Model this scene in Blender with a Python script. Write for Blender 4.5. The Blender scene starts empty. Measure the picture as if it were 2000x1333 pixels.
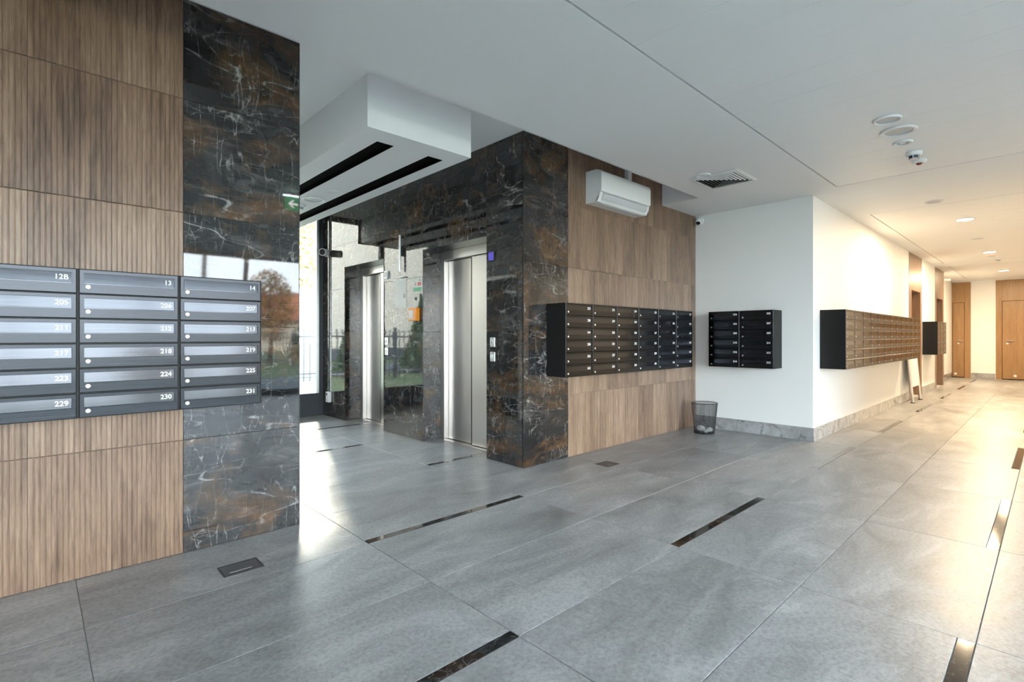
import bpy, bmesh, math, random
from mathutils import Vector, Matrix
random.seed(7)
S = bpy.context.scene
COL = S.collection
PI = math.pi

# ------------------------------------------------------------------ camera, sky, sun, exposure
CAM_H = 1.15
cam_d = bpy.data.cameras.new('camera'); cam = bpy.data.objects.new('camera', cam_d); COL.objects.link(cam)
cam_d.sensor_width = 36.0; cam_d.lens = 36.0 * 996.0 / 2000.0
cam_d.shift_y = (658.0 - 666.5) / 2000.0
cam_d.clip_start = 0.05; cam_d.clip_end = 300
cam.location = (0, 0, CAM_H)
cam.rotation_euler = (PI / 2, 0, math.atan2(1058, 996) - PI / 2)
S.camera = cam

S.view_settings.view_transform = 'Standard'; S.view_settings.look = 'None'
S.view_settings.gamma = 1.0; S.view_settings.use_curve_mapping = False
S.view_settings.exposure = 1.25

SKY = 9.0
w = bpy.data.worlds.new('sky'); S.world = w; w.use_nodes = True
nt = w.node_tree; nt.nodes.clear()
wo = nt.nodes.new('ShaderNodeOutputWorld'); bg = nt.nodes.new('ShaderNodeBackground')
tc = nt.nodes.new('ShaderNodeTexCoord'); sx = nt.nodes.new('ShaderNodeSeparateXYZ'); rp = nt.nodes.new('ShaderNodeValToRGB')
nt.links.new(tc.outputs['Generated'], sx.inputs[0]); nt.links.new(sx.outputs[2], rp.inputs[0])
nt.links.new(rp.outputs[0], bg.inputs[0]); nt.links.new(bg.outputs[0], wo.inputs[0])
rp.color_ramp.elements[0].position = 0.0; rp.color_ramp.elements[0].color = (0.95, 0.97, 1.0, 1)
rp.color_ramp.elements[1].position = 0.6; rp.color_ramp.elements[1].color = (0.60, 0.78, 1.0, 1)
bg.inputs[1].default_value = SKY

sun_d = bpy.data.lights.new('sun', 'SUN'); sun = bpy.data.objects.new('sun', sun_d); COL.objects.link(sun)
sun_d.energy = 5.0; sun_d.color = (1.0, 0.86, 0.66); sun_d.angle = math.radians(3.0)
sun.location = (10, 26, 16)
sun.rotation_euler = Vector((-0.30, -0.80, -0.50)).to_track_quat('-Z', 'Y').to_euler()

# ------------------------------------------------------------------ materials
def mat(name):
    m = bpy.data.materials.new(name); m.use_nodes = True
    n = m.node_tree; b = n.nodes['Principled BSDF']
    return m, n, b
def N(n, t, **k):
    x = n.nodes.new(t)
    for a, v in k.items(): setattr(x, a, v)
    return x
def ramp(n, src, stops, interp='LINEAR'):
    r = N(n, 'ShaderNodeValToRGB'); r.color_ramp.interpolation = interp
    e = r.color_ramp.elements
    while len(e) < len(stops): e.new(0.5)
    for i, (p, c) in enumerate(stops):
        e[i].position = p
        e[i].color = (c, c, c, 1) if not isinstance(c, tuple) else (*c, 1)
    n.links.new(src, r.inputs[0]); return r.outputs[0]
def mixc(n, f, a, b, mode='MIX'):
    m = N(n, 'ShaderNodeMix', data_type='RGBA', blend_type=mode)
    for s, v in ((m.inputs[0], f), (m.inputs[6], a), (m.inputs[7], b)):
        if isinstance(v, (int, float)): s.default_value = v
        elif isinstance(v, tuple): s.default_value = (*v, 1)
        else: n.links.new(v, s)
    return m.outputs[2]
def mth(n, op, a, b=None):
    m = N(n, 'ShaderNodeMath', operation=op)
    for i, v in enumerate((a, b)):
        if v is None: continue
        if isinstance(v, (int, float)): m.inputs[i].default_value = v
        else: n.links.new(v, m.inputs[i])
    return m.outputs[0]
def coords(n, scale=(1, 1, 1), rnd=0.0, rot=(0, 0, 0)):
    t = N(n, 'ShaderNodeTexCoord'); mp = N(n, 'ShaderNodeMapping')
    mp.inputs['Scale'].default_value = scale; mp.inputs['Rotation'].default_value = rot
    if rnd:
        o = N(n, 'ShaderNodeObjectInfo')
        c = N(n, 'ShaderNodeCombineXYZ')
        n.links.new(mth(n, 'MULTIPLY', o.outputs['Random'], rnd), c.inputs[0])
        n.links.new(mth(n, 'MULTIPLY', o.outputs['Random'], rnd * 1.7), c.inputs[1])
        n.links.new(mth(n, 'MULTIPLY', o.outputs['Random'], rnd * 0.6), c.inputs[2])
        n.links.new(c.outputs[0], mp.inputs['Location'])
    n.links.new(t.outputs['Object'], mp.inputs[0]); return mp.outputs[0]
def noise(n, vec, scale, detail=5, rough=0.55, dist=0.0):
    x = N(n, 'ShaderNodeTexNoise'); x.inputs['Scale'].default_value = scale
    x.inputs['Detail'].default_value = detail; x.inputs['Roughness'].default_value = rough
    x.inputs['Distortion'].default_value = dist
    n.links.new(vec, x.inputs['Vector']); return x.outputs['Fac']
def bump(n, b, h, strength, dist):
    x = N(n, 'ShaderNodeBump'); x.inputs['Strength'].default_value = strength; x.inputs['Distance'].default_value = dist
    n.links.new(h, x.inputs['Height']); n.links.new(x.outputs[0], b.inputs['Normal'])

def plain(name, col, rough=0.5, metal=0.0, ior=1.5, emit=None):
    m, n, b = mat(name)
    b.inputs['Base Color'].default_value = (*col, 1); b.inputs['Roughness'].default_value = rough
    b.inputs['Metallic'].default_value = metal; b.inputs['IOR'].default_value = ior
    if emit: b.inputs['Emission Color'].default_value = (*emit[0], 1); b.inputs['Emission Strength'].default_value = emit[1]
    return m

def make_marble(name, vein=1.0, dark=1.0, rust=1.0, ior=1.62, rough=0.03, wav=0.10):
    m, n, b = mat(name)
    v = coords(n, rnd=37.0)
    vd = coords(n, scale=(1.0, 1.0, 1.0), rnd=37.0, rot=(0.3, 0.75, 0.2))
    cloud = noise(n, v, 2.6, 8, 0.62, 0.8)
    base = ramp(n, cloud, [(0.30, (0.006 * dark, 0.007 * dark, 0.009 * dark)), (0.52, (0.020 * dark, 0.020 * dark, 0.021 * dark)), (0.72, (0.060 * dark, 0.057 * dark, 0.054 * dark))])
    vr = coords(n, scale=(0.8, 0.8, 1.5), rnd=41.0, rot=(0.1, 0.6, 0.1))
    rm = ramp(n, noise(n, vr, 2.6, 10, 0.66, 0.6), [(0.50, 0.0), (0.64, 1.0)])
    rc = ramp(n, noise(n, v, 16, 7, 0.72), [(0.3, (0.022, 0.014, 0.009)), (0.55, (0.10, 0.052, 0.023)), (0.8, (0.20, 0.115, 0.062))])
    c = mixc(n, mth(n, 'MULTIPLY', rm, 0.85 * rust), base, rc)
    def ridge(vec, sc, w, dist, det=2):
        x = noise(n, vec, sc, det, 0.5, dist)
        d = mth(n, 'ABSOLUTE', mth(n, 'SUBTRACT', x, 0.5))
        return ramp(n, d, [(0.0, 1.0), (w, 0.0)])
    v1 = coords(n, scale=(0.8, 0.8, 2.8), rnd=21.0, rot=(0.2, 0.85, 0.1))
    v2 = coords(n, scale=(4.5, 4.5, 1.0), rnd=13.0, rot=(-0.2, 0.65, 0.4))
    gate1 = ramp(n, noise(n, v, 2.3, 4, 0.6), [(0.45, 0.0), (0.60, 1.0)])
    gate2 = ramp(n, noise(n, vd, 3.1, 4, 0.6), [(0.46, 0.0), (0.60, 1.0)])
    brk = ramp(n, noise(n, v, 24, 3, 0.6), [(0.40, 0.15), (0.60, 1.0)])
    r1 = mth(n, 'MULTIPLY', ridge(v1, 1.6, 0.010, 0.15, 2), gate1)
    r2 = mth(n, 'MULTIPLY', ridge(v2, 2.6, 0.014, 0.1, 2), gate2)
    def cracks(vec, scale, wd, dst):
        vo = N(n, 'ShaderNodeTexVoronoi', feature='DISTANCE_TO_EDGE'); vo.inputs['Scale'].default_value = scale
        nz = N(n, 'ShaderNodeTexNoise'); nz.inputs['Scale'].default_value = 5.0; nz.inputs['Detail'].default_value = 6; nz.inputs['Roughness'].default_value = 0.6
        n.links.new(vec, nz.inputs['Vector'])
        ad = N(n, 'ShaderNodeVectorMath', operation='ADD'); sc = N(n, 'ShaderNodeVectorMath', operation='SCALE'); sc.inputs[3].default_value = dst
        n.links.new(nz.outputs['Color'], sc.inputs[0]); n.links.new(sc.outputs[0], ad.inputs[0]); n.links.new(vec, ad.inputs[1])
        n.links.new(ad.outputs[0], vo.inputs['Vector'])
        return ramp(n, vo.outputs['Distance'], [(0.0, 1.0), (wd, 0.0)])
    r3 = mth(n, 'MULTIPLY', cracks(v1, 5.5, 0.016, 0.18), gate2)
    r4 = mth(n, 'MULTIPLY', cracks(v2, 3.2, 0.020, 0.14), gate1)
    haze = mth(n, 'MULTIPLY', ramp(n, noise(n, v1, 3.0, 10, 0.72, 0.8), [(0.54, 0.0), (0.80, 1.0)]), 0.34)
    lines = mth(n, 'MULTIPLY', mth(n, 'ADD', mth(n, 'ADD', mth(n, 'MULTIPLY', r1, 0.8), mth(n, 'MULTIPLY', r2, 0.7)), mth(n, 'ADD', mth(n, 'MULTIPLY', r3, 0.6), mth(n, 'MULTIPLY', r4, 0.5))), brk)
    vv = mth(n, 'MINIMUM', mth(n, 'ADD', lines, haze), 1.0)
    c = mixc(n, mth(n, 'MULTIPLY', vv, 0.75 * vein), c, (0.50, 0.48, 0.46))
    n.links.new(c, b.inputs['Base Color'])
    b.inputs['Roughness'].default_value = rough; b.inputs['IOR'].default_value = ior
    if wav:
        bump(n, b, noise(n, v, 2.2, 2, 0.5), wav, 0.010)
    return m

def make_wood(name, stops=None, tone=0.5, contrast=1.0):
    m, n, b = mat(name)
    v = coords(n, scale=(1, 1, 0.035), rnd=19.0)
    v2 = coords(n, scale=(1, 1, 0.10), rnd=23.0)
    v3 = coords(n, scale=(1, 1, 0.22), rnd=29.0)
    fine = noise(n, v, 330, 4, 0.65)
    mid = noise(n, v2, 48, 4, 0.6, 0.8)
    wv = N(n, 'ShaderNodeTexWave', wave_type='RINGS', rings_direction='Z'); wv.inputs['Scale'].default_value = 14
    wv.inputs['Distortion'].default_value = 5; wv.inputs['Detail'].default_value = 3; wv.inputs['Detail Scale'].default_value = 1.2
    n.links.new(v3, wv.inputs['Vector'])
    gate = ramp(n, noise(n, v3, 5, 2), [(0.48, 0.0), (0.62, 1.0)])
    cath = mth(n, 'MULTIPLY', mth(n, 'SUBTRACT', wv.outputs['Fac'], 0.5), gate)
    big = noise(n, v2, 11, 3, 0.55, 0.5)
    dev = mth(n, 'ADD', mth(n, 'ADD', mth(n, 'MULTIPLY', mth(n, 'SUBTRACT', fine, 0.5), 0.55), mth(n, 'MULTIPLY', mth(n, 'SUBTRACT', mid, 0.5), 0.42)), mth(n, 'ADD', mth(n, 'MULTIPLY', cath, 0.13), mth(n, 'MULTIPLY', mth(n, 'SUBTRACT', big, 0.5), 0.62)))
    o = N(n, 'ShaderNodeObjectInfo')
    t = mth(n, 'ADD', mth(n, 'ADD', 0.5, mth(n, 'MULTIPLY', dev, contrast)), mth(n, 'MULTIPLY', mth(n, 'SUBTRACT', o.outputs['Random'], 0.5), 0.34 * tone))
    st = stops or [(0.22, (0.085, 0.047, 0.029)), (0.5, (0.225, 0.139, 0.090)), (0.80, (0.40, 0.275, 0.188))]
    c = ramp(n, t, st)
    n.links.new(c, b.inputs['Base Color'])
    b.inputs['Roughness'].default_value = 0.34; b.inputs['IOR'].default_value = 1.5
    bump(n, b, fine, 0.18, 0.001)
    return m

def make_floor(name):
    m, n, b = mat(name)
    v = coords(n, rnd=53.0)
    vs = coords(n, scale=(0.55, 1.3, 1), rnd=31.0, rot=(0, 0, 0.25))
    big = noise(n, vs, 2.6, 7, 0.62, 0.9)
    fine = noise(n, v, 60, 6, 0.72)
    c = ramp(n, big, [(0.30, (0.225, 0.222, 0.220)), (0.50, (0.335, 0.333, 0.331)), (0.70, (0.43, 0.427, 0.422))])
    c = mixc(n, 0.42, c, ramp(n, fine, [(0.32, (0.10, 0.10, 0.10)), (0.55, (0.5, 0.5, 0.5)), (0.8, (0.78, 0.78, 0.78))]), 'OVERLAY')
    edge = ramp(n, mth(n, 'ABSOLUTE', mth(n, 'SUBTRACT', noise(n, vs, 2.6, 7, 0.62, 0.9), 0.60)), [(0.0, 1.0), (0.022, 0.0)])
    c = mixc(n, mth(n, 'MULTIPLY', edge, 0.26), c, (0.56, 0.555, 0.545))
    sp = ramp(n, noise(n, v, 26, 4, 0.8), [(0.66, 0.0), (0.74, 1.0)])
    c = mixc(n, mth(n, 'MULTIPLY', sp, 0.25), c, (0.16, 0.16, 0.16))
    o = N(n, 'ShaderNodeObjectInfo')
    f = mth(n, 'ADD', 0.93, mth(n, 'MULTIPLY', o.outputs['Random'], 0.14))
    cc = N(n, 'ShaderNodeCombineColor')
    for i in range(3): n.links.new(f, cc.inputs[i])
    c = mixc(n, 1.0, c, cc.outputs[0], 'MULTIPLY')
    n.links.new(c, b.inputs['Base Color'])
    n.links.new(ramp(n, big, [(0.3, 0.33), (0.7, 0.40)]), b.inputs['Roughness'])
    b.inputs['IOR'].default_value = 1.49
    bump(n, b, fine, 0.05, 0.002)
    return m

def make_greymarble(name):
    m, n, b = mat(name)
    v = coords(n, rnd=9.0, rot=(0.3, 0.6, 0.4))
    c = ramp(n, noise(n, v, 5, 7, 0.65, 1.0), [(0.3, (0.26, 0.26, 0.265)), (0.6, (0.42, 0.42, 0.425)), (0.8, (0.56, 0.56, 0.56))])
    d = mth(n, 'ABSOLUTE', mth(n, 'SUBTRACT', noise(n, v, 2.4, 5, 0.55, 1.2), 0.5))
    c = mixc(n, mth(n, 'MULTIPLY', ramp(n, d, [(0, 1.0), (0.018, 0.0)]), 0.6), c, (0.08, 0.08, 0.085))
    n.links.new(c, b.inputs['Base Color']); b.inputs['Roughness'].default_value = 0.15
    return m

def make_steel(name):
    m, n, b = mat(name)
    v = coords(n, scale=(1, 1, 0.01), rnd=5.0)
    s = noise(n, v, 600, 2, 0.5)
    n.links.new(ramp(n, s, [(0.3, (0.62, 0.58, 0.56)), (0.7, (0.67, 0.65, 0.62))]), b.inputs['Base Color'])
    n.links.new(ramp(n, s, [(0.3, 0.285), (0.7, 0.30)]), b.inputs['Roughness'])
    b.inputs['Metallic'].default_value = 1.0
    return m

def make_anod(name, col, rough):
    m, n, b = mat(name)
    v = coords(n, scale=(0.01, 1, 1), rnd=5.0)
    s = noise(n, v, 420, 3, 0.6)
    lo = tuple(c * 0.85 for c in col); hi = tuple(c * 1.15 for c in col)
    n.links.new(ramp(n, s, [(0.3, lo), (0.7, hi)]), b.inputs['Base Color'])
    n.links.new(ramp(n, s, [(0.3, rough * 0.85), (0.7, rough * 1.15)]), b.inputs['Roughness'])
    b.inputs['Metallic'].default_value = 1.0
    return m

def make_paint(name, col, rough=0.6):
    m, n, b = mat(name)
    v = coords(n)
    s = noise(n, v, 140, 3, 0.6)
    b.inputs['Base Color'].default_value = (*col, 1); b.inputs['Roughness'].default_value = rough
    bump(n, b, s, 0.06, 0.001)
    return m

def make_glass(name):
    m = bpy.data.materials.new(name); m.use_nodes = True; n = m.node_tree; n.nodes.clear()
    o = N(n, 'ShaderNodeOutputMaterial'); mx = N(n, 'ShaderNodeMixShader'); tr = N(n, 'ShaderNodeBsdfTransparent'); gl = N(n, 'ShaderNodeBsdfGlossy')
    fr = N(n, 'ShaderNodeFresnel'); fr.inputs[0].default_value = 1.45
    tr.inputs[0].default_value = (0.93, 0.96, 0.95, 1); gl.inputs['Roughness'].default_value = 0.0
    n.links.new(fr.outputs[0], mx.inputs[0]); n.links.new(tr.outputs[0], mx.inputs[1]); n.links.new(gl.outputs[0], mx.inputs[2]); n.links.new(mx.outputs[0], o.inputs[0])
    return m

def make_leaf(name, a, bcol):
    m, n, b = mat(name)
    v = coords(n)
    n.links.new(ramp(n, noise(n, v, 3.0, 3), [(0.35, a), (0.65, bcol)]), b.inputs['Base Color'])
    b.inputs['Roughness'].default_value = 0.7
    return m

def make_ground(name, a, bcol, sc):
    m, n, b = mat(name)
    v = coords(n)
    n.links.new(ramp(n, noise(n, v, sc, 6, 0.65), [(0.3, a), (0.7, bcol)]), b.inputs['Base Color'])
    b.inputs['Roughness'].default_value = 0.9
    return m

M = {}
M['marble'] = make_marble('polished_dark_marble')
M['strip'] = make_marble('floor_strip_marble', vein=0.7, wav=0.0, ior=1.6, rough=0.06)
M['wood'] = make_wood('wood_tile')
M['niche'] = make_wood('recess_wood', tone=0.1, contrast=0.6)
M['walnut'] = make_wood('door_oak', [(0.22, (0.17, 0.085, 0.032)), (0.5, (0.33, 0.185, 0.075)), (0.80, (0.46, 0.28, 0.125))], 0.1, 0.6)
M['floor'] = make_floor('grey_stone_tile')
M['grout'] = make_ground('grout', (0.38, 0.38, 0.37), (0.46, 0.46, 0.45), 60)
M['skirt'] = make_greymarble('grey_marble')
M['mortar'] = plain('tile_mortar', (0.16, 0.125, 0.10), 0.8)
M['steel'] = make_steel('brushed_steel')
M['anod'] = make_anod('graphite_metal', (0.036, 0.038, 0.043), 0.24)
M['anodflap'] = make_anod('graphite_flap', (0.048, 0.051, 0.058), 0.13)
M['case'] = plain('black_powder_coat', (0.006, 0.006, 0.0065), 0.45, ior=1.38)
M['chrome'] = plain('chrome', (0.85, 0.85, 0.85), 0.18, 1.0)
M['white'] = make_paint('white_paint', (0.86, 0.86, 0.85))
M['ceil'] = make_paint('ceiling_white', (0.86, 0.87, 0.88))
M['panel'] = plain('ceiling_panel_white', (0.86, 0.87, 0.88), 0.45)
M['plastic'] = plain('white_plastic', (0.80, 0.81, 0.82), 0.3)
M['greyplastic'] = plain('grey_plastic', (0.42, 0.43, 0.45), 0.4)
M['louverp'] = plain('pale_grey_plastic', (0.62, 0.63, 0.66), 0.35)
M['black'] = plain('black_void', (0.0015, 0.0015, 0.0015), 0.8, ior=1.15)
M['blackp'] = plain('black_plastic', (0.015, 0.015, 0.016), 0.35)
M['dframe'] = plain('dark_window_frame', (0.035, 0.042, 0.05), 0.4)
M['alu'] = plain('aluminium', (0.72, 0.73, 0.74), 0.3, 1.0)
M['num'] = plain('white_lettering', (0.85, 0.85, 0.85), 0.5)
M['red'] = plain('red_lens', (0.18, 0.01, 0.012), 0.25)
M['redp'] = plain('red_print', (0.60, 0.10, 0.09), 0.5)
M['greenp'] = plain('green_print', (0.10, 0.42, 0.22), 0.5)
M['green'] = plain('exit_green', (0.02, 0.22, 0.12), 0.3, emit=((0.06, 0.55, 0.30), 1.6))
M['exitw'] = plain('exit_arrow', (0.85, 0.85, 0.85), 0.4, emit=((1.0, 1.0, 0.97), 4.0))
M['orange'] = plain('orange_plastic', (0.85, 0.28, 0.015), 0.35)
M['blue'] = plain('blue_display', (0.03, 0.03, 0.16), 0.15, emit=((0.15, 0.12, 0.8), 0.25))
M['paper'] = plain('paper', (0.82, 0.82, 0.81), 0.7)
M['lamp'] = plain('lamp_diffuser', (0.9, 0.9, 0.88), 0.5, emit=((1.0, 0.84, 0.60), 26.0))
M['lampoff'] = plain('unlit_diffuser', (0.55, 0.56, 0.57), 0.4)
M['led'] = plain('led_strip', (0.9, 0.9, 0.9), 0.5, emit=((0.9, 0.97, 1.0), 14.0))
M['glass'] = make_glass('window_glass')
M['bark'] = plain('pale_bark', (0.62, 0.58, 0.50), 0.8)
M['bark2'] = plain('brown_bark', (0.12, 0.085, 0.06), 0.9)
M['leafy'] = make_leaf('yellow_leaves', (0.30, 0.22, 0.05), (0.50, 0.38, 0.12))
M['leafo'] = make_leaf('autumn_leaves', (0.30, 0.13, 0.04), (0.42, 0.25, 0.10))
M['leafg'] = make_leaf('green_needles', (0.035, 0.07, 0.02), (0.10, 0.16, 0.05))
M['grass'] = make_ground('lawn', (0.045, 0.060, 0.018), (0.10, 0.115, 0.04), 8)
M['paving'] = make_ground('paving', (0.07, 0.07, 0.07), (0.11, 0.11, 0.108), 5)
M['fence'] = plain('fence_paint', (0.06, 0.06, 0.06), 0.6)
M['rooft'] = make_ground('red_roof', (0.34, 0.10, 0.05), (0.46, 0.16, 0.09), 30)
M['render'] = plain('house_render', (0.62, 0.52, 0.42), 0.8)
M['wpane'] = plain('house_glass', (0.05, 0.06, 0.07), 0.1)

# ------------------------------------------------------------------ mesh helpers
W0 = {}          # object -> position in its root's space
def link(name, me, m, parent=None, loc=(0, 0, 0), smooth=False):
    o = bpy.data.objects.new(name, me); COL.objects.link(o)
    if m is not None and me is not None and not me.materials: me.materials.append(m)
    loc = Vector(loc); W0[o] = loc.copy()
    if parent is not None:
        o.parent = parent
        loc = loc - (W0[parent] if parent.parent is not None else Vector((0, 0, 0)))
        if parent.parent is None and parent in ORIGIN0: loc = Vector(W0[o]) - W0[parent]
    o.location = loc
    if smooth:
        for p in me.polygons: p.use_smooth = True
    return o
ORIGIN0 = set()   # unrotated mesh roots whose children are given in world space
def empty(name, loc=(0, 0, 0), rz=0.0):
    o = bpy.data.objects.new(name, None); COL.objects.link(o)
    o.location = loc; o.rotation_euler = (0, 0, rz); o.empty_display_size = 0.1
    W0[o] = Vector(loc); return o
def tag(o, label=None, cat=None, group=None, kind=None):
    if label: o['label'] = label
    if cat: o['category'] = cat
    if group: o['group'] = group
    if kind: o['kind'] = kind
    return o
def pyd(name, v, f):
    me = bpy.data.meshes.new(name); me.from_pydata([tuple(x) for x in v], [], f); me.update(); return me
def bm_mesh(bm, name):
    bmesh.ops.recalc_face_normals(bm, faces=bm.faces[:])
    me = bpy.data.meshes.new(name); bm.to_mesh(me); bm.free(); return me
_bc = {}
def cube_mesh(dx, dy, dz, ch=0.0, seg=1, key=None):
    k = (round(dx, 5), round(dy, 5), round(dz, 5), ch, seg, key)
    if k in _bc: return _bc[k]
    bm = bmesh.new(); bmesh.ops.create_cube(bm, size=1.0)
    for v in bm.verts: v.co = Vector((v.co.x * dx, v.co.y * dy, v.co.z * dz))
    if ch: bmesh.ops.bevel(bm, geom=bm.edges[:], offset=ch, segments=seg, affect='EDGES', profile=0.5)
    me = bm_mesh(bm, 'box'); _bc[k] = me; return me
def box(name, lo, hi, m, parent=None, ch=0.0, seg=1):
    lo, hi = Vector(lo), Vector(hi); d = hi - lo
    return link(name, cube_mesh(d.x, d.y, d.z, ch, seg, m.name), m, parent, (lo + hi) / 2)
def boxes_mesh(name, lst, origin=(0, 0, 0)):
    v, f = [], []
    ox, oy, oz = origin
    for lo, hi in lst:
        b = len(v)
        for z in (lo[2], hi[2]):
            v += [(lo[0] - ox, lo[1] - oy, z - oz), (hi[0] - ox, lo[1] - oy, z - oz), (hi[0] - ox, hi[1] - oy, z - oz), (lo[0] - ox, hi[1] - oy, z - oz)]
        f += [(b + 3, b + 2, b + 1, b), (b + 4, b + 5, b + 6, b + 7), (b, b + 1, b + 5, b + 4), (b + 1, b + 2, b + 6, b + 5), (b + 2, b + 3, b + 7, b + 6), (b + 3, b, b + 4, b + 7)]
    return pyd(name, v, f)
def lathe_mesh(prof, seg=32, axis='Z', key=None):
    v, f = [], []
    n = len(prof)
    for i in range(seg):
        a = 2 * PI * i / seg
        for r, z in prof:
            p = (r * math.cos(a), r * math.sin(a), z)
            if axis == 'Y': p = (p[0], -p[2], p[1])      # profile z grows towards -Y
            v.append(p)
    for i in range(seg):
        j = (i + 1) % seg
        for k in range(n - 1):
            f.append((i * n + k, j * n + k, j * n + k + 1, i * n + k + 1))
    f.append(tuple(i * n for i in range(seg))[::-1]); f.append(tuple(i * n + n - 1 for i in range(seg)))
    bm = bmesh.new(); me = pyd('lathe', v, f); bm.from_mesh(me)
    bmesh.ops.remove_doubles(bm, verts=bm.verts[:], dist=1e-6)
    me2 = bm_mesh(bm, 'lathe'); bpy.data.meshes.remove(me)
    return me2
def smooth_by_angle(me, ang=35):
    for p in me.polygons: p.use_smooth = True
    bm = bmesh.new(); bm.from_mesh(me)
    for e in bm.edges:
        if len(e.link_faces) == 2 and e.calc_face_angle(0) > math.radians(ang): e.smooth = False
    bm.to_mesh(me); bm.free(); return me
def tube_geo(pts, r, seg=8, v=None, f=None, cap=True):
    v = [] if v is None else v; f = [] if f is None else f
    b = len(v); pts = [Vector(p) for p in pts]; n = len(pts)
    for i, p in enumerate(pts):
        d = (pts[min(i + 1, n - 1)] - pts[max(i - 1, 0)]).normalized()
        u = d.cross(Vector((0, 0, 1)));
        if u.length < 1e-3: u = Vector((1, 0, 0))
        u.normalize(); w_ = d.cross(u)
        rr = r[i] if isinstance(r, (list, tuple)) else r
        for k in range(seg):
            a = 2 * PI * k / seg; v.append(tuple(p + u * math.cos(a) * rr + w_ * math.sin(a) * rr))
    for i in range(n - 1):
        for k in range(seg):
            q = (k + 1) % seg; f.append((b + i * seg + k, b + i * seg + q, b + (i + 1) * seg + q, b + (i + 1) * seg + k))
    if cap: f.append(tuple(b + k for k in range(seg))[::-1]); f.append(tuple(b + (n - 1) * seg + k for k in range(seg)))
    return v, f
def tube(name, pts, r, m, parent=None, seg=8):
    c = Vector(pts[0]); v, f = tube_geo([Vector(p) - c for p in pts], r, seg)
    return link(name, smooth_by_angle(pyd(name, v, f), 50), m, parent, c)
def text_mesh(s, size, bold=0.0, align='CENTER', ext=0.0004):
    cu = bpy.data.curves.new('lettering', 'FONT'); cu.body = s; cu.size = size; cu.align_x = align; cu.align_y = 'CENTER'
    cu.extrude = ext; cu.offset = bold; cu.resolution_u = 3
    o = bpy.data.objects.new('lettering', cu); COL.objects.link(o)
    dg = bpy.context.evaluated_depsgraph_get()
    me = bpy.data.meshes.new_from_object(o.evaluated_get(dg))
    bpy.data.objects.remove(o); bpy.data.curves.remove(cu)
    me.transform(Matrix.Rotation(PI / 2, 4, 'X'))           # reads upright, facing -Y
    me.materials.clear()
    return me

# ------------------------------------------------------------------ the setting: shell
YW = 3.17; XL = 1.195; XE = 3.12; XW = 6.24; YC = 1.81; HC = 2.70; HH = 2.95; YG = 7.40; YB = -4.2; XB = -4.0; XEND = 19.0; YCR = -0.95; YCE = 0.0
YE = 2.72; XCOVE = 5.42
PX0 = 0.585; PX1 = 3.72      # wood / marble boundaries
TH = 0.012                   # tile thickness

def struct(name, lst, m):
    me = boxes_mesh(name, lst); o = link(name, me, m); return tag(o, kind='structure')

floor = struct('floor', [((XB, YB, -0.12), (XW + 0.2, YW + 0.4, -0.004)), ((XL - 0.02, YW + 0.4, -0.12), (XE + 0.5, YG, -0.004)), ((XW + 0.2, YCR, -0.12), (XEND + 0.2, 2.2, -0.004))], M['grout'])
tag(floor, label='grey stone tiled floor with dark marble strips')

wl = struct('wall_left', [((XB, YW + TH, 0), (XL - TH, YG, HH))], M['mortar'])
tag(wl, label='left wall of ribbed wood tiles ending in a dark marble pier')
NI = [(11.88, 12.78), (14.83, 15.75)]
# lift wall: pieces around the two openings
OP = [(3.666, 4.739), (5.60, 6.662)]; OZ = 2.10; RD = 0.25
we = struct('wall_middle', [
    ((XE + TH, YW + TH, 0), (XE + RD + 0.3, OP[0][0] - TH, HH)),
    ((XE + TH, OP[0][1] + TH, 0), (XE + RD + 0.3, OP[1][0] - TH, HH)),
    ((XE + TH, OP[1][1] + TH, 0), (XE + RD + 0.3, YG + 0.1, HH)),
    ((XE + TH, OP[0][0] - TH, OZ + TH), (XE + RD + 0.3, OP[0][1] + TH, HH)),
    ((XE + TH, OP[1][0] - TH, OZ + TH), (XE + RD + 0.3, OP[1][1] + TH, HH)),
    ((XE + RD + 0.3, YW + TH, 0), (XW + 0.2, YG, HH))], M['mortar'])
tag(we, label='wall with the lifts, dark marble pier and ribbed wood tiles')
wr = struct('wall_right', [((XW, YC, 0), (XW + 0.2, YW + TH, HH))], M['white'])
tag(wr, label='white painted wall carrying a small mailbox bank')
WT = 0.30
wc = struct('wall_corridor', [
    ((XW + 0.2, YC, 0), (NI[0][0], YC + WT, HC)), ((NI[0][1], YC, 0), (NI[1][0], YC + WT, HC)),
    ((NI[0][0], YC, 2.03), (NI[0][1], YC + WT, HC)), ((NI[1][0], YC, 2.03), (NI[1][1], YC + WT, HC)),
    ((NI[1][1], YC, 0), (15.95, YC + WT, HC)), ((15.95, 1.98, 0), (XEND, YC + WT, HC)),
    ((XW + 0.2, YC + WT, 0), (XEND + 0.2, YC + WT + 0.2, HH))], M['white'])
tag(wc, label='white corridor wall with two wood lined door recesses')
wn = struct('wall_end', [((XEND, YCR - 0.2, 0), (XEND + 0.2, 2.2, HH))], M['white'])
tag(wn, label='cream wall closing the far end of the corridor')
struct('wall_corridor_opposite', [((XW, YCR - 0.2, 0), (XEND, YCR, HH))], M['white'])
struct('wall_lobby_right', [((XW, YB, 0), (XW + 0.2, YCR - 0.2, HH))], M['white'])
struct('wall_lobby_left', [((XB - 0.2, YW, 0), (XB, YG, HH)), ((XB - 0.2, YB - 0.2, HC), (XB, YW, HH)), ((XB - 0.2, -1.2, 0), (XB, YW, HC))], M['white'])

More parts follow.
